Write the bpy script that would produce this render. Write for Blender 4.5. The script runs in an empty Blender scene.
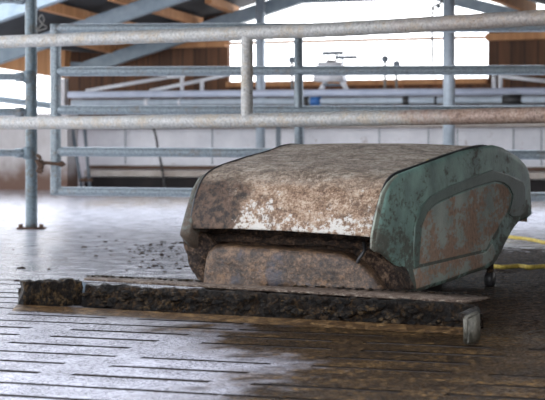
import bpy, bmesh, math, random
from mathutils import Vector, Matrix, noise
random.seed(7)
C = bpy.context.scene.collection
F, CX, HY, H = 1700.0, 272.5, 148.0, 0.55      # focal length (px), principal column, horizon row, eye height

# ------------------------------------------------------------------ surveying helpers
def P(px, py, Y): return Vector(((px-CX)/F*Y, Y, H-(py-HY)/F*Y))
def G(px, py, z=0.0): return P(px, py, (H-z)*F/(py-HY))
def hit(px, py, p0, n):
    d = Vector(((px-CX)/F, 1, -(py-HY)/F)); o = Vector((0, 0, H))
    return o + d*((p0-o).dot(n)/d.dot(n))
A21 = math.radians(21)
U = Vector((math.cos(A21), -math.sin(A21), 0)); V = Vector((math.sin(A21), math.cos(A21), 0)); Z = Vector((0, 0, 1))
def ab(a, b, z=0.0): return U*a + V*b + Z*z
W0 = G(272, 191)
def wp(px, py, off=0.0): return hit(px, py, W0 - V*off, V)      # a point of the end wall, or of a plane in front of it

# ------------------------------------------------------------------ objects
def tag(o, label=None, cat=None, group=None, kind=None):
    if label: o['label'] = label
    if cat: o['category'] = cat
    if group: o['group'] = group
    if kind: o['kind'] = kind
    return o
def thing(name, loc, label, cat, group=None, rot=None):
    o = bpy.data.objects.new(name, None); C.objects.link(o); o.empty_display_size = .1
    o.matrix_world = Matrix.Translation(loc) @ (rot if rot else Matrix())
    return tag(o, label, cat, group)
RM = {}
def world(o):
    m = o.matrix_basis.copy()
    while o.parent: o = o.parent; m = o.matrix_basis @ m
    return m
def obj(name, bm, mat, parent=None, smooth=True, loc=None):
    me = bpy.data.meshes.new(name)
    bmesh.ops.recalc_face_normals(bm, faces=bm.faces)
    bm.to_mesh(me); bm.free()
    o = bpy.data.objects.new(name, me); C.objects.link(o)
    if parent: o.parent = parent; me.transform(world(parent).inverted())
    elif loc is not None: me.transform(Matrix.Translation(-loc)); o.location = loc
    me.materials.append(mat)
    for p in me.polygons: p.use_smooth = smooth
    return o
def struct(name, bm, mat, smooth=False): return tag(obj(name, bm, mat, None, smooth), kind='structure')

# ------------------------------------------------------------------ shapes
def tube(bm, pts, r, seg=20, lump=0.0, cap=True):
    rings = []
    n = len(pts)
    for i, p in enumerate(pts):
        d = (pts[min(i+1, n-1)] - pts[max(i-1, 0)]).normalized()
        a = d.cross(Z if abs(d.z) < .9 else Vector((1, 0, 0))).normalized(); b = d.cross(a).normalized()
        rr = r[i] if isinstance(r, (list, tuple)) else r
        ring = []
        for k in range(seg):
            t = 2*math.pi*k/seg; v = a*math.cos(t) + b*math.sin(t)
            q = rr*(1 + lump*noise.noise((p+v*rr)*25))
            ring.append(bm.verts.new(p+v*q))
        rings.append(ring)
    for i in range(n-1):
        for k in range(seg):
            bm.faces.new((rings[i][k], rings[i][(k+1) % seg], rings[i+1][(k+1) % seg], rings[i+1][k]))
    if cap: bm.faces.new(rings[0][::-1]); bm.faces.new(rings[-1])
    return bm
def line(p, q, n): return [p.lerp(q, i/(n-1)) for i in range(n)]
def pipe(p, q, r, n=2, seg=20, lump=0): return tube(bmesh.new(), line(p, q, n), r, seg, lump)
def smoothpath(pts, m=8):
    out = []; n = len(pts)
    for i in range(n-1):
        p0, p1, p2, p3 = pts[max(i-1, 0)], pts[i], pts[i+1], pts[min(i+2, n-1)]
        for k in range(m):
            t = k/m
            out.append(.5*((2*p1)+(p2-p0)*t+(2*p0-5*p1+4*p2-p3)*t*t+(3*p1-p0-3*p2+p3)*t**3))
    out.append(pts[-1]); return out
def box(bm, o, ex, ey, ez, bev=0.0, sub=0):
    """box from corner o along three vectors"""
    v = [bm.verts.new(o+ex*i+ey*j+ez*k) for i in (0, 1) for j in (0, 1) for k in (0, 1)]
    fs = [bm.faces.new([v[i] for i in f]) for f in ((0,1,3,2),(4,6,7,5),(0,4,5,1),(2,3,7,6),(0,2,6,4),(1,5,7,3))]
    if bev:
        es = list({e for f in fs for e in f.edges})
        bmesh.ops.bevel(bm, geom=es, offset=bev, segments=2, affect='EDGES')
    return bm
def bar(p, q, w, t, up=Z, bev=.004):
    """rectangular member from p to q, w tall along up, t thick"""
    d = q-p; s = d.cross(up).normalized(); u = s.cross(d).normalized()
    return box(bmesh.new(), p-s*t/2-u*w/2, d, s*t, u*w, bev)
def prism(bm, pts, vec):
    a = [bm.verts.new(p) for p in pts]; b = [bm.verts.new(p+vec) for p in pts]; n = len(pts)
    bm.faces.new(a[::-1]); bm.faces.new(b)
    for i in range(n): bm.faces.new((a[i], a[(i+1) % n], b[(i+1) % n], b[i]))
    return bm
def lumpy(bm, amp, scale, seedv=0, keepz=None):
    bm.normal_update()
    off = Vector((seedv*3.1, seedv*1.7, seedv))
    mv = []
    for v in bm.verts:
        n = noise.noise(v.co*scale+off)+.6*noise.noise(v.co*scale*2.7+off)+.35*noise.noise(v.co*scale*6+off)
        mv.append((v, v.normal*n*amp))
    for v, d in mv:
        v.co += d
        if keepz is not None and v.co.z < keepz: v.co.z = keepz
    return bm
def subdivide(bm, cuts_len):
    for _ in range(6):
        es = [e for e in bm.edges if e.calc_length() > cuts_len]
        if not es: break
        bmesh.ops.subdivide_edges(bm, edges=es, cuts=1, use_grid_fill=True)
    bmesh.ops.triangulate(bm, faces=[f for f in bm.faces if len(f.verts) > 4])
    return bm

# ------------------------------------------------------------------ materials
class N:
    def __init__(s, name):
        s.m = bpy.data.materials.new(name); s.m.use_nodes = True; s.t = s.m.node_tree
        s.b = s.t.nodes['Principled BSDF']; s.co = s.t.nodes.new('ShaderNodeTexCoord').outputs['Object']
    def node(s, k, **kw):
        n = s.t.nodes.new(k)
        for a, v in kw.items(): setattr(n, a, v)
        return n
    def put(s, sock, v):
        if isinstance(v, bpy.types.NodeSocket): s.t.links.new(v, sock)
        elif v is not None:
            if sock.type == 'RGBA' and len(v) == 3: v = (*v, 1)
            sock.default_value = v
    def geo(s): return s.node('ShaderNodeNewGeometry').outputs['Position']
    def map(s, scale=(1,1,1), rot=(0,0,0), co=None):
        n = s.node('ShaderNodeMapping'); s.put(n.inputs[0], co or s.co)
        n.inputs['Scale'].default_value = scale; n.inputs['Rotation'].default_value = rot
        return n.outputs[0]
    def noise(s, scale, detail=6, rough=.6, co=None, dist=0):
        n = s.node('ShaderNodeTexNoise'); s.put(n.inputs['Vector'], co or s.co)
        n.inputs['Scale'].default_value = scale; n.inputs['Detail'].default_value = detail
        n.inputs['Roughness'].default_value = rough; n.inputs['Distortion'].default_value = dist
        return n.outputs['Fac']
    def voro(s, scale, co=None):
        n = s.node('ShaderNodeTexVoronoi'); s.put(n.inputs['Vector'], co or s.co); n.inputs['Scale'].default_value = scale
        return n.outputs['Distance']
    def ramp(s, fac, stops):
        n = s.node('ShaderNodeValToRGB'); s.put(n.inputs[0], fac); e = n.color_ramp.elements
        while len(e) < len(stops): e.new(.5)
        for i, (p, c) in enumerate(stops):
            e[i].position = p; e[i].color = (c, c, c, 1) if isinstance(c, (int, float)) else (*c, 1)
        return n.outputs[0]
    def step(s, fac, lo, hi, a=0, b=1):
        n = s.node('ShaderNodeMapRange'); n.interpolation_type = 'SMOOTHSTEP'; s.put(n.inputs[0], fac)
        for i, v in enumerate((lo, hi, a, b)): n.inputs[i+1].default_value = v
        return n.outputs[0]
    def math(s, op, a, b=0.0):
        n = s.node('ShaderNodeMath', operation=op); s.put(n.inputs[0], a); s.put(n.inputs[1], b); return n.outputs[0]
    def mix(s, fac, a, b):
        n = s.node('ShaderNodeMix', data_type='RGBA'); s.put(n.inputs[0], fac); s.put(n.inputs[6], a); s.put(n.inputs[7], b)
        return n.outputs[2]
    def xyz(s, co=None):
        n = s.node('ShaderNodeSeparateXYZ'); s.put(n.inputs[0], co or s.co); return n.outputs
    def bump(s, h, strength=.5, dist=.01):
        n = s.node('ShaderNodeBump'); s.put(n.inputs['Height'], h)
        n.inputs['Strength'].default_value = strength; n.inputs['Distance'].default_value = dist
        s.put(s.b.inputs['Normal'], n.outputs[0]); return n
    def done(s, col, rough=.6, metal=0.0):
        s.put(s.b.inputs['Base Color'], col); s.put(s.b.inputs['Roughness'], rough); s.put(s.b.inputs['Metallic'], metal)
        return s.m
def simple(name, stops, scale=20, rough=.6, metal=0.0, bump=.3, dist=.005, sc=(1,1,1)):
    n = N(name); co = n.map(sc); f = n.noise(scale, co=co)
    n.bump(f, bump, dist); return n.done(n.ramp(f, stops), rough, metal)
def galv(name, base, dirt, rust, amount, rough=.5, redx=None):
    n = N(name); g = n.noise(75, 6, .75); c = n.ramp(g, [(.36, tuple(x*.62 for x in base)), (.5, base), (.64, tuple(min(1, x*1.3) for x in base))])
    d = n.step(n.math('ADD', n.math('MULTIPLY', n.noise(9, 8, .7), .6), n.math('MULTIPLY', n.noise(70, 5, .7), .4)), amount, amount+.08)
    c = n.mix(n.math('MULTIPLY', d, .85), c, n.ramp(n.noise(110, 4, .7), [(.35, tuple(x*.55 for x in dirt)), (.56, tuple(min(1, x*1.15) for x in dirt))]))
    if redx is not None:
        gx = n.xyz(n.geo()); m = n.math('ADD', gx[0], n.math('MULTIPLY', n.noise(6, 5), .9))
        m = n.math('MULTIPLY', n.step(m, redx, redx+.25), n.step(gx[2], .8, .85, 1, .35))
        c = n.mix(n.math('MULTIPLY', m, .8), c, n.ramp(n.noise(60, 6, .75), [(.38,(.16,.085,.06)),(.5,(.40,.25,.19)),(.62,(.55,.42,.34))]))
    r = n.step(n.noise(60, 5, .7), .60, .66); r = n.math('MULTIPLY', r, n.step(n.noise(7, 2), .42, .6)); c = n.mix(r, c, rust)
    n.bump(n.noise(110, 5, .7), .6, .004)
    return n.done(c, n.math('ADD', n.math('MULTIPLY', d, .3), rough), .2)
M = {}
M['rail'] = galv('crusted_galvanised_pipe', (.46,.46,.45), (.52,.46,.38), (.06,.035,.022), .49, .5, 1.0)
M['gate'] = galv('blue_grey_galvanised_pipe', (.26,.31,.34), (.28,.27,.25), (.07,.05,.04), .52, .34)
M['post'] = galv('galvanised_post', (.14,.185,.21), (.14,.13,.11), (.07,.045,.03), .50, .38)
M['blue_steel'] = simple('pale_blue_steel', [(.3,(.36,.43,.50)),(.7,(.50,.57,.64))], 12, .5, .1)
M['dark_steel'] = simple('dark_grey_steel', [(.3,(.12,.15,.18)),(.7,(.22,.26,.30))], 8, .5, .2)
M['brace'] = simple('grey_blue_brace', [(.3,(.20,.26,.30)),(.7,(.30,.36,.40))], 8, .5, .1)
M['lavender'] = simple('lavender_painted_beam', [(.3,(.48,.54,.68)),(.7,(.62,.67,.80))], 6, .5)
M['white'] = simple('dusty_white_paint', [(.3,(.62,.64,.68)),(.7,(.8,.8,.82))], 15, .5)
M['black'] = simple('black_plastic', [(.3,(.012,.012,.013)),(.7,(.03,.03,.032))], 20, .45)
M['valve'] = simple('blue_plastic', [(.3,(.02,.10,.32)),(.7,(.03,.16,.45))], 20, .4)
M['rust'] = simple('rusty_iron', [(.3,(.05,.03,.022)),(.7,(.16,.09,.055))], 60, .8, 0, .8)
M['rope'] = simple('yellow_rope', [(.35,(.42,.30,.05)),(.65,(.75,.58,.12))], 60, .7)
M['twine'] = simple('grey_twine', [(.3,(.12,.12,.11)),(.7,(.3,.29,.27))], 60, .9)
def timber(name, a, b, board=0.0):
    n = N(name); co = n.map((1,1,1))
    n.co = n.geo()
    rot = n.node('ShaderNodeVectorRotate', rotation_type='Z_AXIS'); n.put(rot.inputs['Vector'], n.co); rot.inputs['Angle'].default_value = A21
    co = rot.outputs[0]
    st = n.map((9,9,.5), co=co); f = n.noise(1.6, 6, .65, co=st)
    c = n.ramp(f, [(.3, a), (.7, b)])
    if board:
        x = n.xyz(co)[0]; m = n.math('MULTIPLY', x, 1/board); fr = n.math('FRACT', m)
        w = n.node('ShaderNodeTexWhiteNoise', noise_dimensions='1D'); n.put(w.inputs['W'], n.math('FLOOR', m))
        c = n.mix(n.math('MULTIPLY', w.outputs['Value'], .6), c, tuple(v*.45 for v in a))
        gap = n.step(n.math('ABSOLUTE', n.math('SUBTRACT', fr, .5)), .44, .49); c = n.mix(gap, c, (.012,.008,.006))
    return n.done(c, .75)
M['boards'] = timber('dark_vertical_boards', (.07,.03,.014), (.22,.10,.045), .17)
M['timber'] = timber('warm_timber', (.38,.17,.07), (.62,.32,.14))
M['roof'] = simple('dark_roof_sheet', [(.3,(.022,.023,.026)),(.7,(.045,.047,.052))], 3, .8)
# end wall: pale concrete stained brown towards its foot
n = N('pale_concrete'); n.co = n.geo()
c = n.ramp(n.noise(2.2, 6, .65), [(.3,(.66,.67,.72)),(.7,(.88,.88,.92))])
s = n.step(n.noise(7, 6, .7), .60, .70); c = n.mix(n.math('MULTIPLY', s, .6), c, (.28,.20,.16))
n.bump(n.noise(20), .3, .01); M['concrete'] = n.done(c, .8)
n = N('stained_concrete'); n.co = n.geo()
c = n.ramp(n.noise(1.8, 6, .65), [(.3,(.48,.45,.45)),(.7,(.72,.70,.71))])
z = n.math('ADD', n.xyz()[2], n.math('MULTIPLY', n.noise(3, 5), .5))
c = n.mix(n.step(z, .38, .72, 1, 0), c, (.17,.10,.075)); M['stained'] = n.done(c, .8)
M['ledge'] = simple('dirty_cream_ledge', [(.3,(.30,.24,.20)),(.7,(.58,.54,.50))], 3, .8)
M['gap_shade'] = simple('painted_gap_shade', [(.3,(.010,.009,.010)),(.7,(.022,.018,.018))], 5, .9)

# floor: wet slatted concrete, brown slurry film on the right
n = N('wet_concrete_floor'); n.co = n.geo(); x, y, z = n.xyz()
big = n.noise(1.3, 5, .6); mid = n.noise(7, 6, .65); fine = n.noise(55, 5, .7)
st = n.node('ShaderNodeVectorRotate', rotation_type='Z_AXIS'); n.put(st.inputs['Vector'], n.co); st.inputs['Angle'].default_value = A21
streak = n.noise(4, 6, .65, co=n.map((1, 2.2, 1), co=st.outputs[0]))
base = n.ramp(mid, [(.3,(.26,.255,.285)),(.7,(.52,.51,.56))])
base = n.mix(n.math('MULTIPLY', n.step(n.noise(75, 6, .75, co=n.map((.6, 1, 1), co=n.co)), .50, .58), .75), base, (.07,.06,.065))
mud_glintc = n.ramp(n.math('ADD', n.math('MULTIPLY', streak, .25), n.math('MULTIPLY', n.noise(55, 8, .82, co=n.map((.8, .8, 1), co=n.co)), .75)), [(.44,(.008,.005,.003)),(.53,(.032,.018,.008)),(.62,(.20,.115,.042))])  # mud colour; the gold stop paints wet glints into it
mx = n.math('ADD', x, n.math('ADD', n.math('MULTIPLY', n.math('SUBTRACT', big, .5), 1.3), n.math('MULTIPLY', n.math('SUBTRACT', mid, .5), .7)))
mask = n.step(mx, -.36, .02)
q0, q1 = G(82, 307.5), G(472, 331.5); qd = (q1-q0).normalized(); qn = Vector((-qd.y, qd.x, 0))
dd = n.math('ADD', n.math('ADD', n.math('MULTIPLY', x, qn.x), n.math('MULTIPLY', y, qn.y)), n.math('ADD', n.math('MULTIPLY', n.math('SUBTRACT', mid, .5), .5), -q0.dot(qn)))
near = n.math('MULTIPLY', n.math('MULTIPLY', n.step(dd, -.42, -.06), n.step(dd, .1, .25, 1, 0)), n.step(x, -1.0, -.5))
mask = n.math('MAXIMUM', mask, n.math('MULTIPLY', near, .85))
far = n.math('ADD', y, n.math('MULTIPLY', n.math('SUBTRACT', streak, .5), 5.0))
mask = n.math('MULTIPLY', mask, n.step(far, 8.6, 10.4, 1, 0))
base = n.mix(n.step(y, 7.5, 11, 0, .55), base, (.80,.80,.84))  # far floor paled in its colour to imitate the daylight glare
col = n.mix(mask, base, mud_glintc)
spot = n.math('MULTIPLY', n.step(n.noise(14, 4, .6, co=n.map((1,.6,1), co=n.co)), .60, .66), n.step(y, 5.6, 6.8))
spot = n.math('MULTIPLY', spot, n.step(mx, -1.2, -.2))
col = n.mix(n.math('MULTIPLY', spot, .85), col, (.03,.022,.018))
tan = n.math('MULTIPLY', n.step(y, 14.5, 17), n.step(streak, .45, .55))
tan = n.math('MULTIPLY', tan, n.step(x, -2.2, -1.6)); col = n.mix(tan, col, (.36,.27,.17))
rough = n.math('ADD', n.math('ADD', n.math('MULTIPLY', n.step(mid, .42, .62), .12), n.math('MULTIPLY', n.step(n.noise(85, 5, .75), .46, .58), n.step(y, 4.5, 9, .34, .0))), n.math('ADD', n.math('MULTIPLY', mask, n.step(y, 4.6, 6.4, .20, .45)), .13))
h = n.math('ADD', n.math('MULTIPLY', mid, .8), n.math('ADD', n.math('MULTIPLY', fine, .45), n.math('MULTIPLY', n.noise(190, 4, .7), .35)))
bp = n.bump(h, .22, .010); n.put(bp.inputs['Strength'], n.step(y, 4.0, 8.0, 1.0, .16)); n.put(n.b.inputs['Specular IOR Level'], n.step(mask, 0, 1, .6, .07))
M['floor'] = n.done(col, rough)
M['pit'] = simple('slurry_pit', [(.3,(.012,.008,.006)),(.7,(.03,.02,.014))], 10, .6)

# robot
n = N('worn_cover_paint'); x, y, z = n.xyz(); fine = n.noise(42, 8, .7); mid = n.noise(11, 8, .68); big = n.noise(4, 4)
c = n.ramp(n.math('ADD', n.math('MULTIPLY', n.noise(115, 7, .8), .6), n.math('MULTIPLY', n.noise(24, 6, .75), .4)), [(.40,(.070,.036,.020)),(.49,(.27,.165,.10)),(.57,(.50,.39,.29))])
top = n.step(n.math('ADD', z, n.math('MULTIPLY', n.math('SUBTRACT', mid, .5), .10)), .40, .455)
topc = n.ramp(n.math('ADD', n.math('MULTIPLY', n.noise(14, 9, .8, co=n.map((.8, 1.0, 1))), .5), n.math('MULTIPLY', n.noise(75, 7, .8, co=n.map((1, .6, 1))), .5)), [(.42,(.085,.058,.038)),(.49,(.28,.21,.155)),(.56,(.50,.43,.35))])
topc = n.mix(n.math('MULTIPLY', n.step(n.noise(30,6,.75,co=n.map((.6,.9,1))), .54, .60), .75), topc, (.09,.065,.045))
dl = n.step(n.math('ADD', x, n.math('MULTIPLY', n.math('SUBTRACT', mid, .5), .35)), -.56, -.46, 1, 0)
c = n.mix(dl, c, n.ramp(fine, [(.44,(.014,.008,.005)),(.60,(.115,.068,.042))]))
wp_ = n.math('ADD', n.math('MULTIPLY', n.noise(48,9,.80), .62), n.math('MULTIPLY', mid, .35))
wz = n.math('MULTIPLY', n.step(z, .24, .40, .075, -.02), n.step(x, -.57, -.48))
wz = n.math('ADD', wz, n.step(n.math('ABSOLUTE', n.math('ADD', x, .43)), .02, .14, .03, 0))
wm = n.step(n.math('ADD', wp_, wz), .553, .570); wm = n.math('MULTIPLY', wm, n.step(x, -.58, -.52)); wm = n.math('MULTIPLY', wm, n.step(z, .40, .44, 1, 0))
bl = n.step(n.math('ADD', n.math('MULTIPLY', n.noise(17, 8, .8), .7), n.math('MULTIPLY', n.noise(90, 5, .8), .3)), .52, .56)
c = n.mix(n.math('MULTIPLY', bl, .72), c, (.085,.045,.026))
c = n.mix(top, c, topc); c = n.mix(wm, c, (.56,.53,.48))
n.bump(n.math('ADD', mid, n.math('ADD', fine, n.noise(30,9,.78))), .9, .010); M['cover'] = n.done(c, .55)
def greenpaint(name, a, b, dirt, amt, rgh=.42, low=.055):
    n = N(name); x, y, z = n.xyz()
    c = n.ramp(n.noise(6, 6, .65), [(.3, a), (.7, b)])
    d = n.math('ADD', n.math('MULTIPLY', n.noise(9, 8, .74, co=n.map((1,.55,1))), .7), n.math('MULTIPLY', n.noise(55, 6, .75, co=n.map((1,.5,1))), .3))
    d = n.math('ADD', d, n.step(z, .16, .46, low, -.03 if low > .04 else 0)); d = n.step(d, amt, amt+.07)
    dc = n.ramp(n.noise(50, 6, .7), [(.35, tuple(v*.45 for v in dirt)), (.65, dirt)])
    c = n.mix(n.math('MULTIPLY', d, .85), c, dc)
    n.bump(n.noise(45, 6, .7), .4, .004)
    return n.done(c, n.math('ADD', n.math('MULTIPLY', d, .3), rgh))
M['green'] = greenpaint('worn_green_plastic', (.085,.135,.115), (.25,.41,.35), (.12,.105,.082), .50, .42, .085)
M['edge'] = greenpaint('pale_worn_edge', (.15,.17,.14), (.33,.37,.30), (.16,.13,.10), .50)
M['dkgreen'] = greenpaint('dark_green_band', (.06,.095,.08), (.11,.16,.135), (.15,.115,.085), .54)
M['rustpanel'] = greenpaint('mud_splashed_green_panel', (.17,.21,.18), (.38,.42,.37), (.46,.27,.18), .475, .5, .012)
M['lip'] = greenpaint('grey_green_lip', (.035,.042,.034), (.10,.115,.09), (.08,.05,.033), .46)
def crust(name, a, b, c2, scale=22, r=.35, bd=.012):
    n = N(name); wv = n.node('ShaderNodeVectorMath', operation='ADD'); nz = n.node('ShaderNodeTexNoise'); n.put(nz.inputs['Vector'], n.co); nz.inputs['Scale'].default_value = 30
    n.put(wv.inputs[0], n.co); sv = n.node('ShaderNodeVectorMath', operation='SCALE'); n.put(sv.inputs[0], nz.outputs['Color']); sv.inputs['Scale'].default_value = .035; n.put(wv.inputs[1], sv.outputs[0])
    f = n.noise(scale, 9, .72); v = n.voro(scale*2.2, wv.outputs[0]); f2 = n.noise(scale*4, 6, .75)
    h = n.math('ADD', n.math('MULTIPLY', f, .6), n.math('MULTIPLY', f2, .4)); c = n.ramp(h, [(.40, a), (.51, b), (.61, c2)])
    n.bump(n.math('ADD', n.math('SUBTRACT', n.math('MULTIPLY', f, 1.6), n.math('MULTIPLY', v, .6)), n.math('MULTIPLY', f2, .8)), 1.0, bd)
    n.b.inputs['Specular IOR Level'].default_value = .3
    return n.done(c, n.math('ADD', n.math('MULTIPLY', n.noise(scale*.7), .5), r-.1))
M['chassis'] = crust('caked_chassis', (.010,.007,.006), (.04,.024,.016), (.15,.09,.055))
M['bumper'] = n = None
n = N('bumper_smeared'); f = n.noise(26, 9, .72); c = n.ramp(n.math('ADD', n.math('MULTIPLY', n.noise(90, 8, .8), .55), n.math('MULTIPLY', n.noise(13, 7, .75), .45)), [(.42,(.012,.007,.004)),(.50,(.060,.035,.020)),(.58,(.17,.10,.055))])
b_ = n.step(n.noise(7, 6, .7), .52, .64); c = n.mix(n.math('MULTIPLY', b_, .6), c, (.035,.042,.06))
n.bump(n.math('ADD', f, n.noise(80, 5, .7)), .7, .007); M['bumper'] = n.done(c, .42)
M['blade'] = crust('slurry_coated_blade', (.002,.0015,.001), (.008,.005,.003), (.075,.042,.018), 24, .18, .02)
M['wing'] = crust('thick_manure_crust', (.003,.002,.0015), (.014,.009,.005), (.13,.08,.035), 20, .28, .022)
M['flange'] = crust('muddy_steel_flange', (.035,.02,.013), (.12,.08,.055), (.32,.27,.22), 40, .35, .006)
M['bracket'] = crust('wet_grey_rubber', (.03,.028,.02), (.07,.065,.05), (.12,.11,.085), 14, .3, .003)
M['clump'] = crust('manure', (.007,.004,.003), (.038,.022,.013), (.17,.105,.06), 45, .5, .012); M['clump'].node_tree.nodes['Principled BSDF'].inputs['Specular IOR Level'].default_value = .12
M['puddle'] = crust('brown_slurry_film', (.025,.012,.004), (.09,.048,.018), (.25,.15,.06), 18, .2, .006)
M['tire'] = M['black']

# ------------------------------------------------------------------ floor with real slots
PITCH, SW, SL, PER = .18, .036, .38, .47
B0, B1 = 2.94, 6.38
fl = bmesh.new(); pb = bmesh.new()
TH = math.radians(24.7); ROLL = math.radians(1.48)
MR = Matrix.Translation((.35, 5.57, 0)) @ Matrix.Rotation(-TH, 4, 'Z') @ Matrix.Rotation(ROLL, 4, 'Y')
MRi = MR.inverted()
def quad(a0, a1, b0, b1, z=0.0): 
    fl.faces.new([fl.verts.new(ab(a, b, z)) for a, b in ((a0,b0),(a1,b0),(a1,b1),(a0,b1))])
a_lo, a_hi = -9.0, 3.0
quad(a_lo, a_hi, 1.5, B0); quad(a_lo, a_hi, B1, 24.0); quad(a_hi, 16, 1.5, 24.0); quad(-16, a_lo, 1.5, 24.0)
k = 0; b = B0
ref = 4.112
rows = int(round((B1-B0)/PITCH))
for k in range(rows):
    b = B0+(B1-B0)*k/rows; bn = B0+(B1-B0)*(k+1)/rows; s0 = b; s1 = b+SW*random.uniform(.75, 1.0)
    quad(a_lo, a_hi, s1, bn)
    j = random.uniform(-.05, .05); a = a_lo
    m = 0
    start = -2.39+j - PER*14
    joint = (k % 7 == 3)
    i = 0; cur = a_lo
    while True:
        x0 = start+i*PER+random.uniform(-.012, .012); x1 = x0+SL*random.uniform(.9, 1.04); i += 1
        if joint: x1 = x0+PER-.004
        if x0 < a_lo+.01: continue
        if x1 > a_hi: break
        p = ab((x0+x1)/2, s0); l = MRi @ p
        clogged = (l.y > -.25 and l.x > -1.0) or (p.x > .25 and random.random() < .15) or random.random() < .04
        if clogged: continue
        if x0 > cur: quad(cur, x0, s0, s1)
        ring = [ab(x0, s0), ab(x1, s0), ab(x1, s1), ab(x0, s1)]
        t = [pb.verts.new(v-Z*.002) for v in ring]; d = [pb.verts.new(v-Z*.10) for v in ring]
        for q in range(4): pb.faces.new((t[q], t[(q+1) % 4], d[(q+1) % 4], d[q]))
        cur = x1
    quad(cur, a_hi, s0, s1)
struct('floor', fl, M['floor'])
pb.faces.new([pb.verts.new(ab(a, b, -.11)) for a, b in ((-16,1.5),(16,1.5),(16,24),(-16,24))])
struct('floor_pit', pb, M['pit'])

# ------------------------------------------------------------------ end wall of the barn
def wbox(x0, y0, x1, y1, off, thick, mat, name, kind='structure', bev=0):
    a, b_, c_, d = wp(x0, y1, off), wp(x1, y1, off), wp(x1, y0, off), wp(x0, y0, off)
    bm = prism(bmesh.new(), [a, b_, c_, d], -V*thick)
    if kind: return struct(name, bm, mat)
    return bm
def wpoly(pts, off, thick): return prism(bmesh.new(), [wp(x, y, off) for x, y in pts], -V*thick)
def wfoot(px, off): p = wp(px, 190, off); p.z = 0; return p
# pale upstand wall (bays with joints), to the floor line
def uprightwall(x0, x1, ytop, off, thick, z0=0.0):
    p, q = wp(x0, 150, off), wp(x1, 150, off); zt = wp((x0+x1)/2, ytop, off).z
    p.z = q.z = z0
    return box(bmesh.new(), p, q-p, -V*thick, Z*(zt-z0))
struct('wall_back', uprightwall(68, 1000, 127.5, -.05, -.25), M['concrete'])
struct('wall_left', uprightwall(-520, 78, 116, .35, .30), M['stained'])
# ledge, and a near-black strip painting the gap's shade along the wall foot
def run(x0, x1, ya, yb, off, thick):
    p, q = wp(x0, 150, off), wp(x1, 150, off); za = wp(272, ya, off).z; zb = wp(272, yb, off).z
    p.z = q.z = zb
    return box(bmesh.new(), p, q-p, -V*thick, Z*(za-zb))
struct('trim_1', run(88, 760, 171, 177, .04, .10), M['ledge'])
struct('trim_2', run(88, 760, 166, 170, .02, .03), M['rust'])
struct('trim_3', run(86, 760, 178, 191, .02, .05), M['gap_shade'])
# joints between the bays
for i, px in enumerate((125, 212, 299, 379, 428, 457, 513, 541)):
    struct('trim_%d' % (10+i), uprightwall(px, px+1.0, 129, .02, .012, .34), M['dark_steel'])
struct('trim_4', run(68, 760, 124.5, 128, .06, .10), M['ledge'])
# boarded gable left and right of the big window
struct('wall_boards_left', wpoly([(68,140),(68,50),(92,50),(228,8),(228,86),(228,140)], -.30, -.08), M['boards'])
struct('wall_boards_right', wpoly([(488,140),(488,6),(780,92),(1000,100),(1000,140)], -.30, -.08), M['boards'])
struct('wall_boards_low', run(228, 488, 84, 140, -.30, -.08), M['boards'])
struct('trim_5', run(228, 488, 81.5, 86.5, -.24, .08), M['timber'])
struct('trim_6', prism(bmesh.new(), [wp(*p, -.15) for p in ((60,51),(228,47),(228,41.5),(60,45))], -V*.12), M['timber'])
struct('trim_7', prism(bmesh.new(), [wp(*p, -.15) for p in ((228,44.8),(488,38.6),(488,36.2),(228,42.4))], -V*.08), M['timber'])
struct('trim_8', prism(bmesh.new(), [wp(*p, -.15) for p in ((488,41),(760,34),(760,26),(488,34))], -V*.12), M['timber'])
struct('trim_9', wbox(62, 79, 68, 124, -.1, .1, M['white'], 'x', None), M['white'])
# low timber beam over the left opening
struct('trim_18', prism(bmesh.new(), [wp(*p, .2) for p in ((-160,30),(-160,48),(0,68),(69,79),(71,51),(0,46))], -V*.15), M['timber'])
# window and its glazing bars (open frame)
struct('window_1', prism(bmesh.new(), [wp(*p, .1) for p in ((262,5),(460,-1.5),(460,-5),(262,1.5))], -V*.08), M['brace'])

# ------------------------------------------------------------------ roof
def gl(px): return 52-(px-100)*56/162.0
def gr(px): return (px-470)*.30
rx = 366; rid = wp(rx, gl(rx), 0)
kn = wp(92, 52, 0); far_l = wp(-520, 20, 0); eR2 = wp(1120, gr(960), 0)
def sheet(r, p, q, o0, o1):
    prism(r, [p-V*o0, q-V*o0, q-V*o0+Z*.07, p-V*o0+Z*.07], -V*(o1-o0))
r = bmesh.new()
for o0, o1 in ((-.4, 4.7), (9.0, 9.8), (12.6, 13.6)):      # seen bay first; unseen bays and gaps added to shape the daylight
    sheet(r, far_l, kn, o0, o1); sheet(r, kn, rid, o0, o1)
sheet(r, rid, eR2, -.4, 4.7); sheet(r, rid, eR2, 8.6, 16.0)  # second sheet is an unseen bay, added to keep daylight off the right
struct('ceiling', r, M['roof'])
def beam(i, p, q, mat, w=.2, t=.14): struct('trim_%d' % i, bar(p, q, w, t), M[mat])
def lp2(p, q, t, o, dz): return p.lerp(q, t)-V*o-Z*dz
i = 20
rn = (rid-kn).cross(V).normalized()
for (xa, ya, xb, yb) in ((33,0,134,25.5), (124,-3,200,20), (66,36,112,47), (212,-2,236,9)):
    pa_, pb2 = hit(xa, ya, kn-Z*.05, rn), hit(xb, yb, kn-Z*.05, rn); d_ = (pb2-pa_)
    beam(i, pa_-d_*.15-Z*.03, pb2-Z*.03, 'timber', .11, .09); i += 1
for t in (.70, .88): beam(i, lp2(far_l, kn, t, 0, .09), lp2(far_l, kn, t, 4.7, .09), 'timber', .13, .09); i += 1
for t in (.10, .25, .4): beam(i, lp2(rid, eR2, t, 0, .09), lp2(rid, eR2, t, 4.7, .09), 'timber', .13, .09); i += 1
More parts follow.
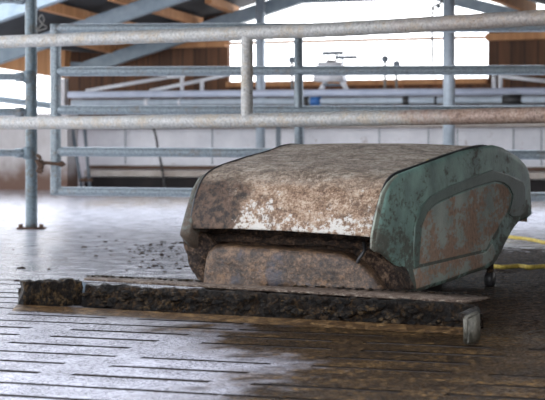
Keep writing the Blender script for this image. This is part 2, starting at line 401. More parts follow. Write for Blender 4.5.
for o in (.15, 2.6, 4.6):
    beam(i, lp2(kn, rid, 0, o, .22), lp2(kn, rid, 1, o, .22), 'brace', .17, .12); i += 1
    if o < 1: beam(i, lp2(rid, eR2, 0, o, .22), lp2(rid, eR2, 1, o, .22), 'brace', .14, .12)
    i += 1
    beam(i, lp2(far_l, kn, .3, o, .22), lp2(far_l, kn, 1, o, .22), 'brace', .14, .10); i += 1
# unseen low walls added to hold back daylight: right side and behind the camera
def vwall(name, p, q, z0, z1, mat):
    nrm = (q-p).cross(Z).normalized(); struct(name, box(bmesh.new(), p+Z*z0, q-p, nrm*.1, Z*(z1-z0)), mat)
vwall('wall_right_blocker', ab(1.6, 22), ab(1.6, 3.5), 0, 1.2, M['boards'])
vwall('wall_front_blocker', ab(1.6, -1.8), ab(-7, -1.8), 0, 1.5, M['boards'])

# ------------------------------------------------------------------ columns
def column(px, off, w, lab):
    f = wfoot(px, off); t = thing('steel_column', f, lab, 'column')
    top = Vector((f.x, f.y, wp(px, -30, off).z))
    obj('pole', box(bmesh.new(), f-U*w/2-V*w/2, U*w, V*w, Z*(top.z), .008), M['blue_steel'], t)
    obj('base_plate', box(bmesh.new(), f-U*w-V*w, U*2*w, V*2*w, Z*.015, .003), M['blue_steel'], t)
column(260.5, .35, .095, 'slim pale blue steel column in front of the left part of the big window')
column(449, 1.3, .115, 'wider pale blue steel column in front of the right part of the big window')

# ------------------------------------------------------------------ tray beam and pipes behind
def straight(x0, y0, x1, y1, off): return wp(x0, y0, off), wp(x1, y1, off)
t = thing('cable_tray', wfoot(300, .6), 'long lavender-blue metal beam running under the big window', 'beam')
p, q = straight(70, 95, 700, 90.5, .6)
obj('tray_beam', bar(p, q, .085, .16), M['lavender'], t)
for px in (301, 451, 640):
    f = wfoot(px, .62); tt = Vector((f.x, f.y, p.lerp(q, (px-70)/630).z-.04))
    obj('support_leg', box(bmesh.new(), f-U*.03-V*.03, U*.06, V*.06, Z*tt.z, .004), M['blue_steel'], t)
t2 = thing('milk_pipe', wfoot(300, .8), 'pale grey pipe with black and blue couplings below the lavender beam', 'pipe')
p, q = straight(72, 103, 700, 98.5, .8)
obj('pipe', pipe(p, q, .042, 30), M['blue_steel'], t2)
for px, mat, wd, rr in ((157,'white',.05,.055),(337,'valve',.12,.058),(428,'black',.07,.058),(530,'black',.22,.062),(335-7,'black',.05,.06),(193,'white',.03,.052),(457,'black',.03,.05)):
    c0 = p.lerp(q, (px-72)/628)
    obj('coupling', pipe(c0-U*wd/2, c0+U*wd/2, rr, 2), M[mat], t2)
for px in (299, 640):
    c0 = p.lerp(q, (px-72)/628); f = Vector((c0.x, c0.y, 0))
    obj('support_leg', pipe(f, c0-Z*.03, .018, 2, 10), M['dark_steel'], t2)
t3 = thing('water_pipe', wfoot(300, 1.0), 'thin dark pipe running level beneath the pale grey pipe', 'pipe')
p3, q3 = straight(66, 108.5, 700, 104.5, 1.0)
obj('pipe', pipe(p3, q3, .016, 20, 12), M['dark_steel'], t3)
for px in (297, 640):
    c0 = p3.lerp(q3, (px-66)/634); obj('support_leg', pipe(Vector((c0.x, c0.y, 0)), c0, .012, 2, 8), M['dark_steel'], t3)
# white support frames on the beam
def support(lab, posts, rods):
    px = posts[0][0]; b0 = wp(px, 91, .6); t = thing('pipe_hanger', b0, lab, 'bracket', )
    for (x, ya, yb) in posts: obj('upright', pipe(wp(x, ya, .6), wp(x, yb, .6), .025, 2, 12), M['white'], t)
    for (xa, ya, xb, yb) in rods: obj('rod', pipe(wp(xa, ya, .6), wp(xb, yb, .6), .024, 2, 12), M['white'], t)
support('white bracket left of the window with two uprights and long sloping rods', [(182,76,91.5),(202,79,91.5)], [(86,91,168,77),(168,77,184,76),(150,91,203,80),(203,80,236,73)])
support('white bracket right of the window with two close uprights and a sloping rod', [(494,75,89.5),(500.5,75,89.5)], [(500,76,545,81),(545,81,620,90)])
# weather unit
b0 = wp(334, 90, .62); t = thing('feed_monitor', b0, 'out-of-focus white box on a splayed stand with thin arms on top, before the window', 'device')
def fb(x0, y0, x1, y1, off, d): 
    a, b_, c_, dd = wp(x0,y1,off), wp(x1,y1,off), wp(x1,y0,off), wp(x0,y0,off); return prism(bmesh.new(), [a,b_,c_,dd], -V*d)
obj('upper_box', fb(323.5, 62.5, 344.5, 68, .5, .22), M['white'], t)
obj('lower_box', fb(321, 74, 347, 82, .48, .28), M['white'], t)
obj('lid', fb(329.5, 60.2, 336, 62.6, .55, .12), M['rust'], t)
obj('neck', fb(325, 67.5, 343, 75, .52, .2), M['white'], t)
for xa, xb in ((326, 321), (342, 346.5)): obj('stand_leg', bar(wp(xa, 81, .62), wp(xb, 90, .62), .05, .05), M['white'], t)
obj('shelf', fb(326.5, 84, 341, 86.2, .55, .15), M['dark_steel'], t)
obj('mast', pipe(wp(336, 61, .62), wp(336, 53, .62), .012, 2, 8), M['dark_steel'], t)
obj('mast', pipe(wp(342.5, 63, .62), wp(342.5, 57, .62), .012, 2, 8), M['dark_steel'], t)
obj('arm', pipe(wp(322.5, 53.5, .62), wp(343, 52.8, .62), .024, 2, 8), M['dark_steel'], t)
obj('arm', pipe(wp(336.5, 57.5, .62), wp(357, 57.2, .62), .022, 2, 8), M['dark_steel'], t)
# stakes
for px, yt, lab in ((292, 60, 'thin knob-topped rod left of the white box unit'), (385, 59, 'taller thin knob-topped rod right of the white box unit'), (396.5, 64, 'shorter knob-topped rod next to the taller one')):
    b0 = wp(px, 91, .6); t = thing('marker_rod', b0, lab, 'rod')
    obj('rod', pipe(b0, wp(px, yt, .6), .016, 2, 8), M['twine'], t)
    bm = bmesh.new(); bmesh.ops.create_icosphere(bm, subdivisions=2, radius=.045, matrix=Matrix.Translation(wp(px, yt, .6))); obj('knob', bm, M['dark_steel'], t)
# hanging twine
pts = smoothpath([wp(443,-3,.3), wp(441,3,.3), wp(434,6,.3), wp(432.5,12,.3), wp(432,30,.3), wp(432.6,48,.3), wp(432,65,.3)], 6)
tw = thing('hanging_twine', wp(443,-3,.3), 'frayed dark twine hanging from above in front of the window', 'twine')
obj('strand', tube(bmesh.new(), pts, .015, 6), M['twine'], tw)
for a in range(6):
    c0 = wp(431+random.random()*13, 3+random.random()*5, .3); obj('fray', tube(bmesh.new(), [c0, c0+Vector((random.uniform(-.05,.05),0,random.uniform(-.05,.05))), c0+Vector((random.uniform(-.08,.08),0,random.uniform(-.08,.04)))], .014, 6), M['dark_steel'], tw)
# ladder-like trough frame at the corner of the back wall, and straps
t = thing('trough_frame', wfoot(88, .5), 'pale slanted metal frame leaning at the left end of the back wall', 'frame')
for a, b_ in (((72,127),(82,182)), ((84,122),(90,184))):
    obj('leg', pipe(wp(*a, .5), Vector((wp(*b_, .5).x, wp(*b_, .5).y, 0.0)), .022, 2, 10), M['dark_steel'], t)
obj('top_bar', tube(bmesh.new(), smoothpath([wp(71,127.5,.5), wp(76,125,.5), wp(82,124,.5), wp(86,121,.5), wp(104,121,.5)]), .035, 10), M['white'], t)
obj('foot_bar', pipe(wp(80,180,.5), wp(92,180,.5), .025, 2, 8), M['rust'], t)
for px, lab in ((156, 'black hose hanging slanted over the back wall near the left'), ):
    q = wp(px+9, 188, .2); q.z = 0.012
    t = obj('hanging_hose', tube(bmesh.new(), smoothpath([wp(px-3,126,.2), wp(px,137,.2), wp(px+2,150,.2), wp(px+6,168,.2), q]), .015, 8), M['black'], None, True, wp(px,126,.2)); tag(t, lab, 'hose')
# thin rail outside the left opening
t = obj('outside_rail', pipe(wp(-60, 92, -.6), wp(62, 107, -.6), .05, 2, 12), M['brace'], None, True, wp(0, 99, -.6)); tag(t, 'thin blue-grey rail sloping across the bright left opening', 'rail')

# ------------------------------------------------------------------ post and stub rails on the left
PB = G(31.5, 229); D = PB.y
t = thing('fence_post', PB, 'round galvanised post bolted to the wet floor at the left', 'post')
top = P(31, -12, D)
obj('pole', pipe(PB, top, .040, 40, 28), M['post'], t)
obj('base_plate', box(bmesh.new(), PB-Vector((.095,.07,0)), Vector((.19,0,0)), Vector((0,.14,0)), Z*.012, .003), M['rust'], t)
for dx in (-.07, .07):
    bm = bmesh.new(); bmesh.ops.create_cone(bm, cap_ends=True, segments=6, radius1=.016, radius2=.016, depth=.022, matrix=Matrix.Translation(PB+Vector((dx,-.02,.023))))
    obj('bolt', bm, M['rust'], t)
tb = thing('side_rails', PB+Vector((-.9,0,0)), 'short horizontal pipe rails clamped to the left of the bolted post', 'barrier')
for py, rr in ((.5, .02), (77, .024), (112, .026), (153, .024)):
    a = P(30, py, D); b_ = P(-120, py-1, D-.2)
    obj('rail', pipe(a, b_, rr, 20), M['gate'], tb)
    obj('sleeve', pipe(P(24, py, D), P(15, py, D-.01), rr*1.35, 2), M['gate'], tb)
obj('end_post', pipe(Vector((P(-110, 0, D-.2).x, D-.2, 0)), P(-110, 0, D-.2), .038, 2), M['post'], tb)
for py in (77, 153): obj('collar', pipe(P(30, py-6, D), P(30, py+6, D), .047, 2, 28), M['post'], tb)
t = obj('wire_tie', tube(bmesh.new(), smoothpath([P(36,30,D-.05), P(41,26,D-.05), P(44,20,D-.05), P(42,15,D-.05), P(39,19,D-.05), P(43,24,D-.05), P(47,28,D-.05), P(37,31,D-.05)]), .006, 6), M['twine'], None, True, P(40,22,D-.05)); tag(t, 'twisted loop of wire tied to the round post near the top', 'wire')

# ------------------------------------------------------------------ gate
gp = P(55, 150, 11.55); gd = math.radians(11); gn = Vector((math.sin(gd), math.cos(gd), 0))
def g(px, py, o=0.0): return hit(px, py, gp-gn*o, gn)
foot = g(55, 195); t = thing('tubular_gate', Vector((foot.x, foot.y, 0)), 'five-rail blue-grey tubular gate hanging behind the front barrier', 'gate')
obj('stile', pipe(g(55.7, 24), g(55.7, 195), .0365, 40, 24), M['gate'], t)
for (ya, yb, rr) in ((28.5, 27, .032), (71.5, 70, .032), (110, 110.5, .031), (151.5, 155, .032), (191, 197, .030)):
    a = g(55, ya); b_ = g(700, yb+(yb-ya)*.3); obj('rail', pipe(a, b_, rr, 60, 20), M['gate'], t)
obj('brace', bar(g(298.5, 24), g(299, 196), .05, .052, gn), M['gate'], t)
obj('stile', pipe(g(700, 26), g(700, 200), .0365, 10, 24), M['gate'], t)
ff = g(735, 190); ff.z = 0
pf = thing('gate_end_post', ff, 'round post outside the frame that the tubular gate closes on', 'post')
obj('pole', pipe(ff, ff+Z*1.25, .045, 4), M['post'], pf); obj('base_plate', box(bmesh.new(), ff-Vector((.09,.07,0)), Vector((.18,0,0)), Vector((0,.14,0)), Z*.012), M['rust'], pf)
obj('end_coupling', pipe(g(700, 110), ff+Z*.8, .02, 2), M['rust'], t)
# latch
lt = obj('latch_bolt', tube(bmesh.new(), [P(37,162.5,D-.05), P(48,163,D-.04), P(58,164,D-.03), P(62,164,D-.03), P(65.5,164.5,D-.03)], [.012,.012,.012,.022,.006], 10), M['rust'], t)
obj('chain', tube(bmesh.new(), smoothpath([P(37,155,D-.06), P(40,158,D-.07), P(38,163,D-.07), P(43,165,D-.07), P(37,170,D-.07), P(42,172,D-.07), P(36,160,D-.06)], 5), .011, 8, .4), M['rust'], t)
obj('latch_plate', bar(P(41,160,D-.05), P(41,169,D-.05), .02, .035, Vector((0,1,0))), M['rust'], t)

# ------------------------------------------------------------------ front barrier
def fd(px): return 1/((1/9.8)+(1/7.7-1/9.8)*px/545.0)
def fp(px, py): return P(px, py, fd(px))
fb0 = fp(247, 118); t = thing('pipe_barrier', Vector((fb0.x, fb0.y, 0)), 'mud-crusted two-rail pipe barrier with one short upright behind the robot', 'barrier')
up = [fp(-70,45), fp(0,42), fp(90,38.8), fp(180,35.6), fp(265,32.3), fp(350,28.6), fp(450,23), fp(545,17.3), fp(640,11.5)]
lo = [fp(-70,124), fp(0,123.2), fp(90,122.6), fp(180,121.6), fp(265,120.2), fp(350,118.6), fp(450,116.8), fp(545,115), fp(640,113)]
obj('top_rail', tube(bmesh.new(), smoothpath(up, 14), .0365, 28, .05), M['rail'], t)
obj('lower_rail', tube(bmesh.new(), smoothpath(lo, 14), .0365, 28, .05), M['rail'], t)
obj('upright', pipe(fp(247, 35), fp(247, 118), .031, 30, 22, .04), M['rail'], t)
for px in (-70, 640):
    a = fp(px, 30); f_ = Vector((a.x, a.y, 0)); obj('end_post', pipe(f_, f_+Z*1.3, .04, 10), M['post'], t)

# ------------------------------------------------------------------ the robot
W = .70
ROB = thing('manure_robot', Vector(), 'low muddy barn-cleaning robot with worn brown top and green side panel', 'robot')
ROB.matrix_basis = MR
def R(s, l, z): return MR @ Vector((s, l, z))
def onside(px, py, s):          # pixel -> (l, z) on the vertical plane at width position s
    n = (MR.to_3x3() @ Vector((1, 0, 0))); p = MRi @ hit(px, py, R(s, 0, 0), n); return (p.y, p.z)
def onfront(px, py, l):
    n = (MR.to_3x3() @ Vector((0, 1, 0))); p = MRi @ hit(px, py, R(0, l, 0), n); return (p.x, p.z)
def cr2(pts, m):
    v = smoothpath([Vector((a, b, 0)) for a, b in pts], m); return [(p.x, p.y) for p in v]
# top cover: loft between a left and a right side profile
pr = [onside(x, y, -.003) for x, y in ((373,237),(376,219),(381,200),(387,184),(396,175),(418,167),(452,154.5),(487,147.5))]
pl = [onside(x, y, -W) for x, y in ((189,228),(191.5,210),(196,192),(203,178),(214,169),(236,161),(264,153),(297,145.5))]
back = [(1.50,.475),(1.66,.41),(1.70,.30),(1.71,.24)]
CR = cr2(pr+back, 10); CL = cr2(pl+back, 10)
bm = bmesh.new(); NS = 56; grid = []
for i in range(len(CR)):
    row = []
    for j in range(NS+1):
        a = j/NS
        l = CL[i][0]*(1-a)+CR[i][0]*a; z = CL[i][1]*(1-a)+CR[i][1]*a
        s = -W+(W-.004)*a
        z += .008*math.sin(math.pi*a)
        if i < 4: l -= .006*math.sin(math.pi*a)
        nn = noise.noise(Vector((s*9, l*9, z*9)))*.0025
        row.append(bm.verts.new(R(s, l, z+nn)))
    grid.append(row)
for i in range(len(grid)-1):
    for j in range(NS): bm.faces.new((grid[i][j], grid[i][j+1], grid[i+1][j+1], grid[i+1][j]))
# turned-under front lip
lip = [bm.verts.new(v.co+MR.to_3x3() @ Vector((0, .03, .004))) for v in grid[0]]
for j in range(NS): bm.faces.new((grid[0][j], lip[j], lip[j+1], grid[0][j+1]))
cover = obj('top_cover', bm, M['cover'], ROB)
sm = cover.modifiers.new('thick', 'SOLIDIFY'); sm.thickness = .006; sm.offset = 0
# side panels
outR = [(371,249),(372,236),(376.5,214),(382,192),(388,181),(396,173.5),(418,165.2),(440,157.5),(455,152),(475,147.3),(490,144.8),(500,147.5),(507,151.5),(516,157),(523,164.5),(526,171),(527.2,180),(528,200),(528.6,214.5),(525,218),(516,221.5),(510,229),(503,242),(497,254),(493,262),(486,268),(470,273),(446,282),(416,291.5),(410,290.5),(402,278),(390,263),(380,254)]
prof = [onside(x, y, .0) for x, y in outR]
def panel(name, prof, s_in, s_out, sgn, mat):
    bm = bmesh.new(); cx = sum(p[0] for p in prof)/len(prof); cz = sum(p[1] for p in prof)/len(prof)
    def ring(dl, s):
        o = []
        n = len(prof)
        for i in range(n):
            a, b_ = Vector(prof[i-1]), Vector(prof[(i+1) % n]); d = (b_-a).normalized(); nrm = Vector((d.y, -d.x))
            c_ = Vector(prof[i]); o.append(bm.verts.new(R(s, c_.x+nrm.x*dl, c_.y+nrm.y*dl)))
        return o
    w = s_out-s_in
    rs = [ring(.004, s_in), ring(.0, s_in+w*.5), ring(.004, s_in+w*.75), ring(.014, s_out-w*.06), ring(.030, s_out)]
    n = len(prof)
    for k in range(len(rs)-1):
        for i in range(n): bm.faces.new((rs[k][i], rs[k][(i+1) % n], rs[k+1][(i+1) % n], rs[k+1][i]))
    bm.faces.new(rs[-1]); bm.faces.new(rs[0][::-1])
    return obj(name, bm, mat, ROB)
rp = panel('side_panel', prof, -.002, .018, 1, M['green']); tag(rp, 'worn green plastic side panel')
# orientation test for ring inset is by clockwise order above
profL = [(l, z) for l, z in prof]
# left panel follows the cover's left profile
lp_top = [onside(x, y, -W-.02) for x, y in ((180.5,236),(182,226),(187,208),(193,188),(200,176),(210,170),(232,161),(262,152),(296,144))]
lp = [(l-.0, z) for l, z in lp_top]+[(1.50,.49),(1.68,.42),(1.74,.30),(1.74,.275),(1.66,.26),(1.5,.15),(1.40,.08),(.33,.05),(.25,.06),(.10,.16),(.02,.19)]
bm = bmesh.new(); ringsL = []
for dl, s in ((.02, -W-.030), (.004, -W-.024), (0, -W-.012), (.0, -W+.008), (.006, -W+.014)):
    o = []
    n = len(lp)
    for i in range(n):
        a, b_ = Vector(lp[i-1]), Vector(lp[(i+1) % n]); d = (b_-a).normalized(); c_ = Vector(lp[i])
        o.append(bm.verts.new(R(s, c_.x+d.y*dl, c_.y-d.x*dl)))
    ringsL.append(o)
for k in range(4):
    for i in range(n): bm.faces.new((ringsL[k][i], ringsL[k][(i+1) % n], ringsL[k+1][(i+1) % n], ringsL[k+1][i]))
bm.faces.new(ringsL[0][::-1]); bm.faces.new(ringsL[-1])
obj('side_panel', bm, M['lip'], ROB)
# arch band, inner panel, groove on the right panel
def slab(name, pts, s0, s1, mat, par):
    pf_ = [onside(x, y, .018) for x, y in pts]
    o = obj(name, prism(bmesh.new(), [R(s0, l, z) for l, z in pf_], MR.to_3x3() @ Vector((s1-s0, 0, 0))), mat, par, False)
    b_ = o.modifiers.new('bevel', 'BEVEL'); b_.width = .004; b_.segments = 2; b_.limit_method = 'ANGLE'
    return o
arch = [(414,268),(413,250),(414.5,226),(420,207),(430,196),(448,186.5),(470,177.5),(492,170),(508,174.5),(522,181.5),(524.5,187),(525,212),(519,216.5),(512,217),(508,214),(511,204),(512.5,195),(509,187.5),(503,183),(495,181.5),(478,186),(455,194.5),(436,203.5),(427,211),(421.5,226),(419.5,250),(418.5,266)]
slab('arch_band', arch, .010, .022, M['dkgreen'], rp)
inner = [(419,265.5),(420,250),(422,226),(427.5,211.5),(436,204.5),(455,195.5),(478,187),(495,182.5),(503,184),(508.5,188.5),(511.5,195),(510,204),(507,213),(500,225),(492,239),(486,250)]
slab('inner_panel', inner, .010, .0185, M['rustpanel'], rp)
slab('lower_skirt', [(413,269),(486,252),(492,243),(494,247),(496,253),(492,261),(485,266),(470,271),(446,280),(417,289)], .010, .0195, M['rustpanel'], rp)
slab('edge_trim', [(373.5,249),(374,236),(378.5,214),(384,193),(390,183),(397,176),(418,168.5),(455,155.5),(456,157.5),(420,171.5),(400,179.5),(394,186),(388,196),(383,216),(379.5,236),(380,251),(377,252)], .004, .0125, M['edge'], rp)
# black strips painting the shade of the gap between cover and panels
obj('edge_gap_shade', tube(bmesh.new(), [R(-.006, l, z+.004) for l, z in CR[2:78]], .0055, 8), M['black'], ROB)
obj('edge_gap_shade', tube(bmesh.new(), [R(-W+.004, l, z+.003) for l, z in CL[2:78]], .004, 8), M['black'], ROB)
tg = onside(428.5, 163.5, -.01); obj('yellow_tag', box(bmesh.new(), R(-.02, tg[0]-.02, tg[1]-.004), MR.to_3x3() @ Vector((.018,0,0)), MR.to_3x3() @ Vector((0,.035,.012)), MR.to_3x3() @ Vector((0,-.002,.006)), .001), M['rope'], ROB)
# chassis under the cover
ch = [(.075,.262),(.085,.17),(.20,.06),(.33,.045),(1.38,.07),(1.52,.2),(1.62,.36),(1.2,.47),(.45,.40),(.2,.36),(.10,.29)]
bm = prism(bmesh.new(), [R(-W+.03, l, z) for l, z in ch], MR.to_3x3() @ Vector((W-.08, 0, 0)))
subdivide(bm, .035); lumpy(bm, .012, 9, 2, .01)
obj('chassis', bm, M['chassis'], ROB)
# rounded front bumper
bpts = [(203,293),(204,272),(206,256),(211,248),(222,244.5),(260,246.5),(300,249),(335,252),(350,256),(362,263),(373,274),(384,290),(384,295)]
bf = [onfront(x, y, .03) for x, y in bpts]
bm = bmesh.new(); rings = []
cx = sum(p[0] for p in bf)/len(bf); cz = min(p[1] for p in bf)
for sc, l in ((1.0,.10),(1.0,.045),(.985,.025),(.95,.012),(.75,.004),(.4,0.0)):
    rings.append([bm.verts.new(R(cx+(s-cx)*sc, l, cz+(z-cz)*sc)) for s, z in cr2(bf, 4)])
n = len(rings[0])
for k in range(len(rings)-1):
    for i in range(n): bm.faces.new((rings[k][i], rings[k][(i+1) % n], rings[k+1][(i+1) % n], rings[k+1][i]))
bm.faces.new(rings[-1])
subdivide(bm, .025); lumpy(bm, .004, 14, 5, .01)
obj('front_bumper', bm, M['bumper'], ROB)
# corner skirt chunks
def chunk(name, pts, l, depth, seedv, amp=.010):
    f_ = [onfront(x, y, l) for x, y in pts]
    bm = prism(bmesh.new(), [R(s, l, z) for s, z in f_], MR.to_3x3() @ Vector((0, depth, 0)))
    subdivide(bm, .022); lumpy(bm, amp, 16, seedv, .008)
    return obj(name, bm, M['wing'] if seedv == 9 else M['corner'], ROB)
M['corner'] = crust('dried_mud_corner', (.007,.004,.003), (.048,.028,.018), (.19,.12,.075), 24, .5, .012)
chunk('corner_skirt', [(182,233),(196,231),(208,238),(214,246),(207,262),(205,284),(197,279),(188,262),(183,248)], .03, .12, 3)
chunk('corner_skirt', [(352,243),(372,243),(386,259),(396,273),(402,291),(372,291),(366,270),(354,256)], .065, .12, 4, .006)
# recess beam & cable bits
obj('recess_beam', tube(bmesh.new(), [R(s, .07, .225) for s in [-.66+.62*i/24 for i in range(25)]], .014, 10, .6), M['chassis'], ROB)
c0 = [R(*v) for v in ((-.08,.05,.235),(-.07,.03,.21),(-.085,.02,.18),(-.10,.03,.155),(-.13,.045,.15))]
obj('cable', tube(bmesh.new(), smoothpath(c0), .006, 8), M['black'], ROB)
hook = onfront(378, 249, -.005); bm = box(bmesh.new(), R(hook[0]-.012, -.01, hook[1]-.012), MR.to_3x3() @ Vector((.024,0,0)), MR.to_3x3() @ Vector((0,.05,0)), Z*.03, .006)
obj('latch', bm, M['lip'], ROB)
# drive wheels under the body
for s in (-W+.12, -.12):
    bm = bmesh.new(); c0 = R(s, .80, 0); c0.z = .12
    ax = MR.to_3x3() @ Vector((1,0,0)); ax.z = 0; ax.normalize()
    tube(bm, [c0-ax*.045, c0-ax*.035, c0+ax*.035, c0+ax*.045], [.10,.12,.12,.10], 32); obj('drive_wheel', bm, M['tire'], ROB)
# rear caster
cb = G(490, 276); cb = hit(490, 266, R(-.02, 0, 0), MR.to_3x3() @ Vector((1,0,0)))
cs = MRi @ cb
bm = pipe(R(-.02, cs.y, .14), Vector((cb.x, cb.y, .03)), .014, 3, 10); k_ = obj('caster', bm, M['corner'], ROB)
bm = bmesh.new(); q0 = Vector((cb.x, cb.y, .030)); tube(bm, [q0-Vector((.012,-.006,0)), q0+Vector((.012,-.006,0))], .03, 18); obj('caster_wheel', bm, M['tire'], k_)
# scraper blade
bl0, bl1 = G(82, 307.5), G(472, 331.5)
bd = (bl1-bl0).normalized(); bn = Vector((-bd.y, bd.x, 0))       # bn points away from the camera
if bn.y < 0: bn = -bn
BLn = (bl1-bl0).length
def blade(prof_, a0, a1, org, dr, nr, amp, seedv, step=.012):
    bm = bmesh.new(); n = int((a1-a0)/step); rings = []
    dense = []
    for i in range(len(prof_)):
        p, q = Vector(prof_[i]), Vector(prof_[(i+1) % len(prof_)]); m = max(1, int((q-p).length/.010))
        dense += [p.lerp(q, j/m) for j in range(m)]
    for i in range(n+1):
        c0 = org+dr*(a0+(a1-a0)*i/n); rings.append([bm.verts.new(c0+nr*p.x+Z*p.y) for p in dense])
    m = len(dense)
    for i in range(n):
        for j in range(m): bm.faces.new((rings[i][j], rings[i][(j+1) % m], rings[i+1][(j+1) % m], rings[i+1][j]))
    bm.faces.new(rings[0][::-1]); bm.faces.new(rings[-1])
    bmesh.ops.recalc_face_normals(bm, faces=bm.faces)
    return lumpy(bm, amp, 22, seedv, .002)
SB = obj('scraper_blade', blade([(0,.004),(.012,.045),(.02,.078),(.05,.078),(.07,.05),(.08,.004)], .0, BLn, bl0, bd, bn, .009, 11), M['blade'], ROB)
# steel flange on top: overhangs at the right
f0 = G(84, 277.5, .083); f1 = G(489, 297.5, .083); fdv = (f1-f0).normalized(); fnv = Vector((-fdv.y, fdv.x, 0)); fnv = fnv if fnv.y > 0 else -fnv
bm = bmesh.new()
pl_ = [f0-fnv*.004, f1-fnv*.004, f1-fdv*.03+fnv*.055, f0+fnv*.055]
mid0 = f0.lerp(f1, .5)
o_ = G(84, 280.5, .078), G(468, 303.5, .078)
pts = [o_[0], G(200, 287.5, .078), G(300, 293.3, .078), G(400, 299.4, .078), o_[1], G(490, 298.8, .078), G(440, 293.6, .078), G(345, 288.8, .078), G(215, 281.5, .078), G(90, 277.3, .078)]
bm = prism(bm, [v.copy() for v in pts], Z*.007); subdivide(bm, .04); lumpy(bm, .0018, 30, 6)
obj('top_flange', bm, M['flange'], SB)
cm = bmesh.new()
for i in range(170):
    t_ = random.random(); a_ = f0.lerp(f1, t_)+fnv*random.uniform(.0, .045)+Z*.006; r_ = random.uniform(.002, .007)
    bmesh.ops.create_icosphere(cm, subdivisions=1, radius=r_, matrix=Matrix.Translation(a_) @ Matrix.Diagonal((1.5, 1.2, .6, 1)))
for i in range(150):
    t_ = random.random(); a_ = bl0.lerp(bl1, t_)+bn*random.uniform(-.004, .012)+Z*random.uniform(.01, .07); r_ = random.uniform(.004, .013)
    bmesh.ops.create_icosphere(cm, subdivisions=2, radius=r_, matrix=Matrix.Translation(a_) @ Matrix.Diagonal((1.6, .8, .8, 1)))
cm = lumpy(cm, .002, 60, 8)
tag(obj('caked_manure', cm, M['wing'], SB), kind='stuff')
# left hinged wing
w0, w1 = G(24, 308.5), G(84, 306)
wd = (w1-w0).normalized(); wn = Vector((-wd.y, wd.x, 0)); wn = wn if wn.y > 0 else -wn
obj('blade_wing', blade([(0,.004),(.006,.05),(.012,.088),(.05,.092),(.065,.05),(.07,.004)], 0, (w1-w0).length, w0, wd, wn, .013, 21, .009), M['wing'], SB)
hp = G(80, 303) ; obj('hinge_plate', bar(hp+Vector((0,-.02,.02)), hp+Vector((.012,-.015,.075)), .004, .035, Vector((0,1,0)), .001), M['dark_steel'], SB)
# right end bracket
e0 = G(468, 347.5); e1 = G(481.5, 344.5)
ed = (e1-e0); en = Vector((-.006, .03, 0))
bm = bmesh.new(); zt = .094
prism(bm, [e0+Z*.006, e1+Z*.006, e1+Z*(zt-.002)+en*.2, e0+Z*(zt-.012)], Vector((-.012,.035,.0)))
bmesh.ops.bevel(bm, geom=list(bm.edges), offset=.006, segments=3, affect='EDGES'); 
obj('end_bracket', bm, M['bracket'], SB)
obj('bracket_arm', tube(bmesh.new(), [e0.lerp(e1,.5)+Vector((-.01,.03,.07)), e0.lerp(e1,.5)+Vector((-.02,.12,.07)), bl1+bn*.03+Z*.06], .014, 8, .3), M['blade'], SB)

# slurry pushed along the blade foot
bm = bmesh.new(); pa, pb_ = G(14, 309.5), G(474, 334)
n = 120; top_, bot_ = [], []
for i in range(n+1):
    c0 = pa.lerp(pb_, i/n); w_ = .03+.03*noise.noise(Vector((i*.21,0,0)))+.02*noise.noise(Vector((i*.6,3,0)))
    top_.append(bm.verts.new(c0+Vector((0,.06,.012)))); bot_.append(bm.verts.new(c0-Vector((0,max(.01,w_+.02),0))+Z*.001))
for i in range(n): bm.faces.new((bot_[i], bot_[i+1], top_[i+1], top_[i]))
o = obj('slurry_ridge', bm, M['puddle'], None, True, pa.lerp(pb_, .5)); tag(o, 'brown slurry pushed along the foot of the scraper blade', 'slurry', None, 'stuff')

# lumpy dung trodden over the slats behind and right of the robot
def dung(x0, x1, y0, y1, st, fn):
    bm = bmesh.new(); nx, ny = int((x1-x0)/st), int((y1-y0)/st); g_ = {}
    for i in range(nx+1):
        for j in range(ny+1):
            p = Vector((x0+i*st, y0+j*st, 0)); h_ = fn(p)
            g_[i, j] = (p, h_)
    vs = {}
    for i in range(nx):
        for j in range(ny):
            c4 = [(i,j),(i+1,j),(i+1,j+1),(i,j+1)]
            if max(g_[c][1] for c in c4) <= 0: continue
            for c in c4:
                if c not in vs: p, h_ = g_[c]; vs[c] = bm.verts.new((p.x, p.y, max(.0015, h_) if h_ > 0 else -.003))
            bm.faces.new([vs[c] for c in c4])
    return bm
def dh(p):
    l = MRi @ p
    nb = noise.noise(p*1.6)*.5+noise.noise(p*5)*.35
    cov = -.08
    cov += 1.2*max(-1, min(.55, (p.x-.55+.5*nb)))            # thick on the right
    cov = max(cov, .35-abs(l.x+.3)*.5 if l.y > -.1 and -1.1 < l.x < .4 and l.y < 1.8 else -9)
    if l.y < -.17: cov -= (-.17-l.y)*3.2
    if p.y > 8.3: cov -= (p.y-8.3)*.7
    if l.x < -.7: cov = max(cov, -.42-.6*abs(l.x+1.0)-.35*abs(l.y-.9))
    n_ = noise.noise(p*11)*.6+noise.noise(p*27)*.5+noise.noise(p*55)*.3
    return (cov+n_*.9)*.011 if cov+n_*.9 < 1 else .011+.004*n_
tag(obj('trodden_dung', dung(-1.1, 2.3, 4.7, 9.6, .016, dh), M['clump'], None, True, Vector((1,6.5,0))), 'dark lumpy dung trodden over the floor around and right of the robot', 'dung', None, 'stuff')

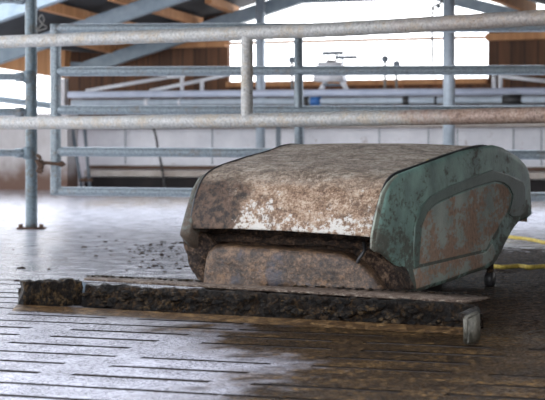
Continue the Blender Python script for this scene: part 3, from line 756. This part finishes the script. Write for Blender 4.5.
# ------------------------------------------------------------------ yellow ropes and crumbs
def rope(pts, lab, r=.011):
    v = [G(x, y, r+.01) for x, y in pts]
    o = obj('yellow_rope', tube(bmesh.new(), smoothpath(v, 8), r, 8), M['rope'], None, True, v[0]); tag(o, lab, 'rope', 'ropes on the floor')
rope([(504,236),(512,237.3),(524,238.5),(536,240.5),(548,243),(590,246)], 'yellow rope on the floor right of the robot, the one nearer the back')
rope([(494,266.5),(504,267),(518,266),(530,267.2),(547,266.4),(590,268)], 'muddy yellow rope on the floor right of the robot, the one nearer the camera', .010)
protos = []
for k in range(5):
    bm = bmesh.new(); bmesh.ops.create_icosphere(bm, subdivisions=3, radius=1)
    for v in bm.verts:
        v.co *= 1+.45*noise.noise(v.co*1.4+Vector((k*5,0,0)))+.2*noise.noise(v.co*4+Vector((0,k*3,0))); v.co.z = max(v.co.z*.45, -.15)+.15
    me = bpy.data.meshes.new('manure_crumb'); bm.to_mesh(me); bm.free(); me.materials.append(M['clump'])
    for p in me.polygons: p.use_smooth = True
    protos.append(me)
spots = [(22,268.5,5.5),(49,269.5,3.2),(17,281,4.5),(84,247.5,4),(96,256.5,4.2),(99,237,2.5),(81,237,2),(142,262,3),(13,250,2.5),(150,246,3),(116,241,2.6),(66,258,2)]
for i in range(110): spots.append((random.gauss(158, 26), 242+abs(random.gauss(0, 15)), random.uniform(1.3, 3.6)))
for i in range(18): spots.append((random.uniform(484, 545), random.uniform(284, 335), random.uniform(1.5, 3.5)))
for i in range(12): spots.append((random.uniform(500, 544), random.uniform(246, 262), random.uniform(1.5, 3.2)))
for i, (x, y, s) in enumerate(spots):
    if y < 228 or (150 < x < 484 and y > 277): continue
    if x > 188 and x < 484: continue
    p = G(x, y); l = MRi @ p
    if -.8 < l.x < .06 and -.3 < l.y < 1.8 and not i < 14: continue
    r_ = s/2*p.y/F
    o = bpy.data.objects.new('manure_crumb', protos[i % 5]); C.objects.link(o); o.location = p
    o.scale = (r_, r_*1.5, r_*1.1); o.rotation_euler.z = random.uniform(0, 6)
    side = x > 400
    tag(o, 'small dark manure crumb on the floor right of the robot' if side else 'small dark manure crumb scattered on the wet floor left of the robot', 'manure', 'crumbs right of the robot' if side else 'crumbs left of the robot')

# ------------------------------------------------------------------ light: overcast daylight through the openings
w = bpy.data.worlds.new('sky'); bpy.context.scene.world = w; w.use_nodes = True
nt = w.node_tree; bg = nt.nodes['Background']
tc = nt.nodes.new('ShaderNodeTexCoord'); sx = nt.nodes.new('ShaderNodeSeparateXYZ'); nt.links.new(tc.outputs['Generated'], sx.inputs[0])
cr = nt.nodes.new('ShaderNodeValToRGB'); nt.links.new(sx.outputs['Z'], cr.inputs[0])
cr.color_ramp.elements[0].position = .0; cr.color_ramp.elements[0].color = (.97,.98,1,1)
cr.color_ramp.elements[1].position = .6; cr.color_ramp.elements[1].color = (.74,.80,.92,1)
nt.links.new(cr.outputs[0], bg.inputs[0]); bg.inputs[1].default_value = 3.0

# ------------------------------------------------------------------ camera
cam = bpy.data.cameras.new('camera'); co = bpy.data.objects.new('camera', cam); C.objects.link(co)
co.location = (0, 0, H); co.rotation_euler = (math.pi/2, 0, 0)
cam.sensor_width = 36; cam.lens = F/545*36; cam.shift_y = -(200-HY)/545.0
cam.dof.use_dof = True; cam.dof.focus_distance = 5.6; cam.dof.aperture_fstop = 8.5
cam.clip_end = 200
sc = bpy.context.scene; sc.camera = co
sc.view_settings.view_transform = 'Standard'; sc.view_settings.look = 'None'; sc.view_settings.exposure = .55; sc.view_settings.gamma = 1
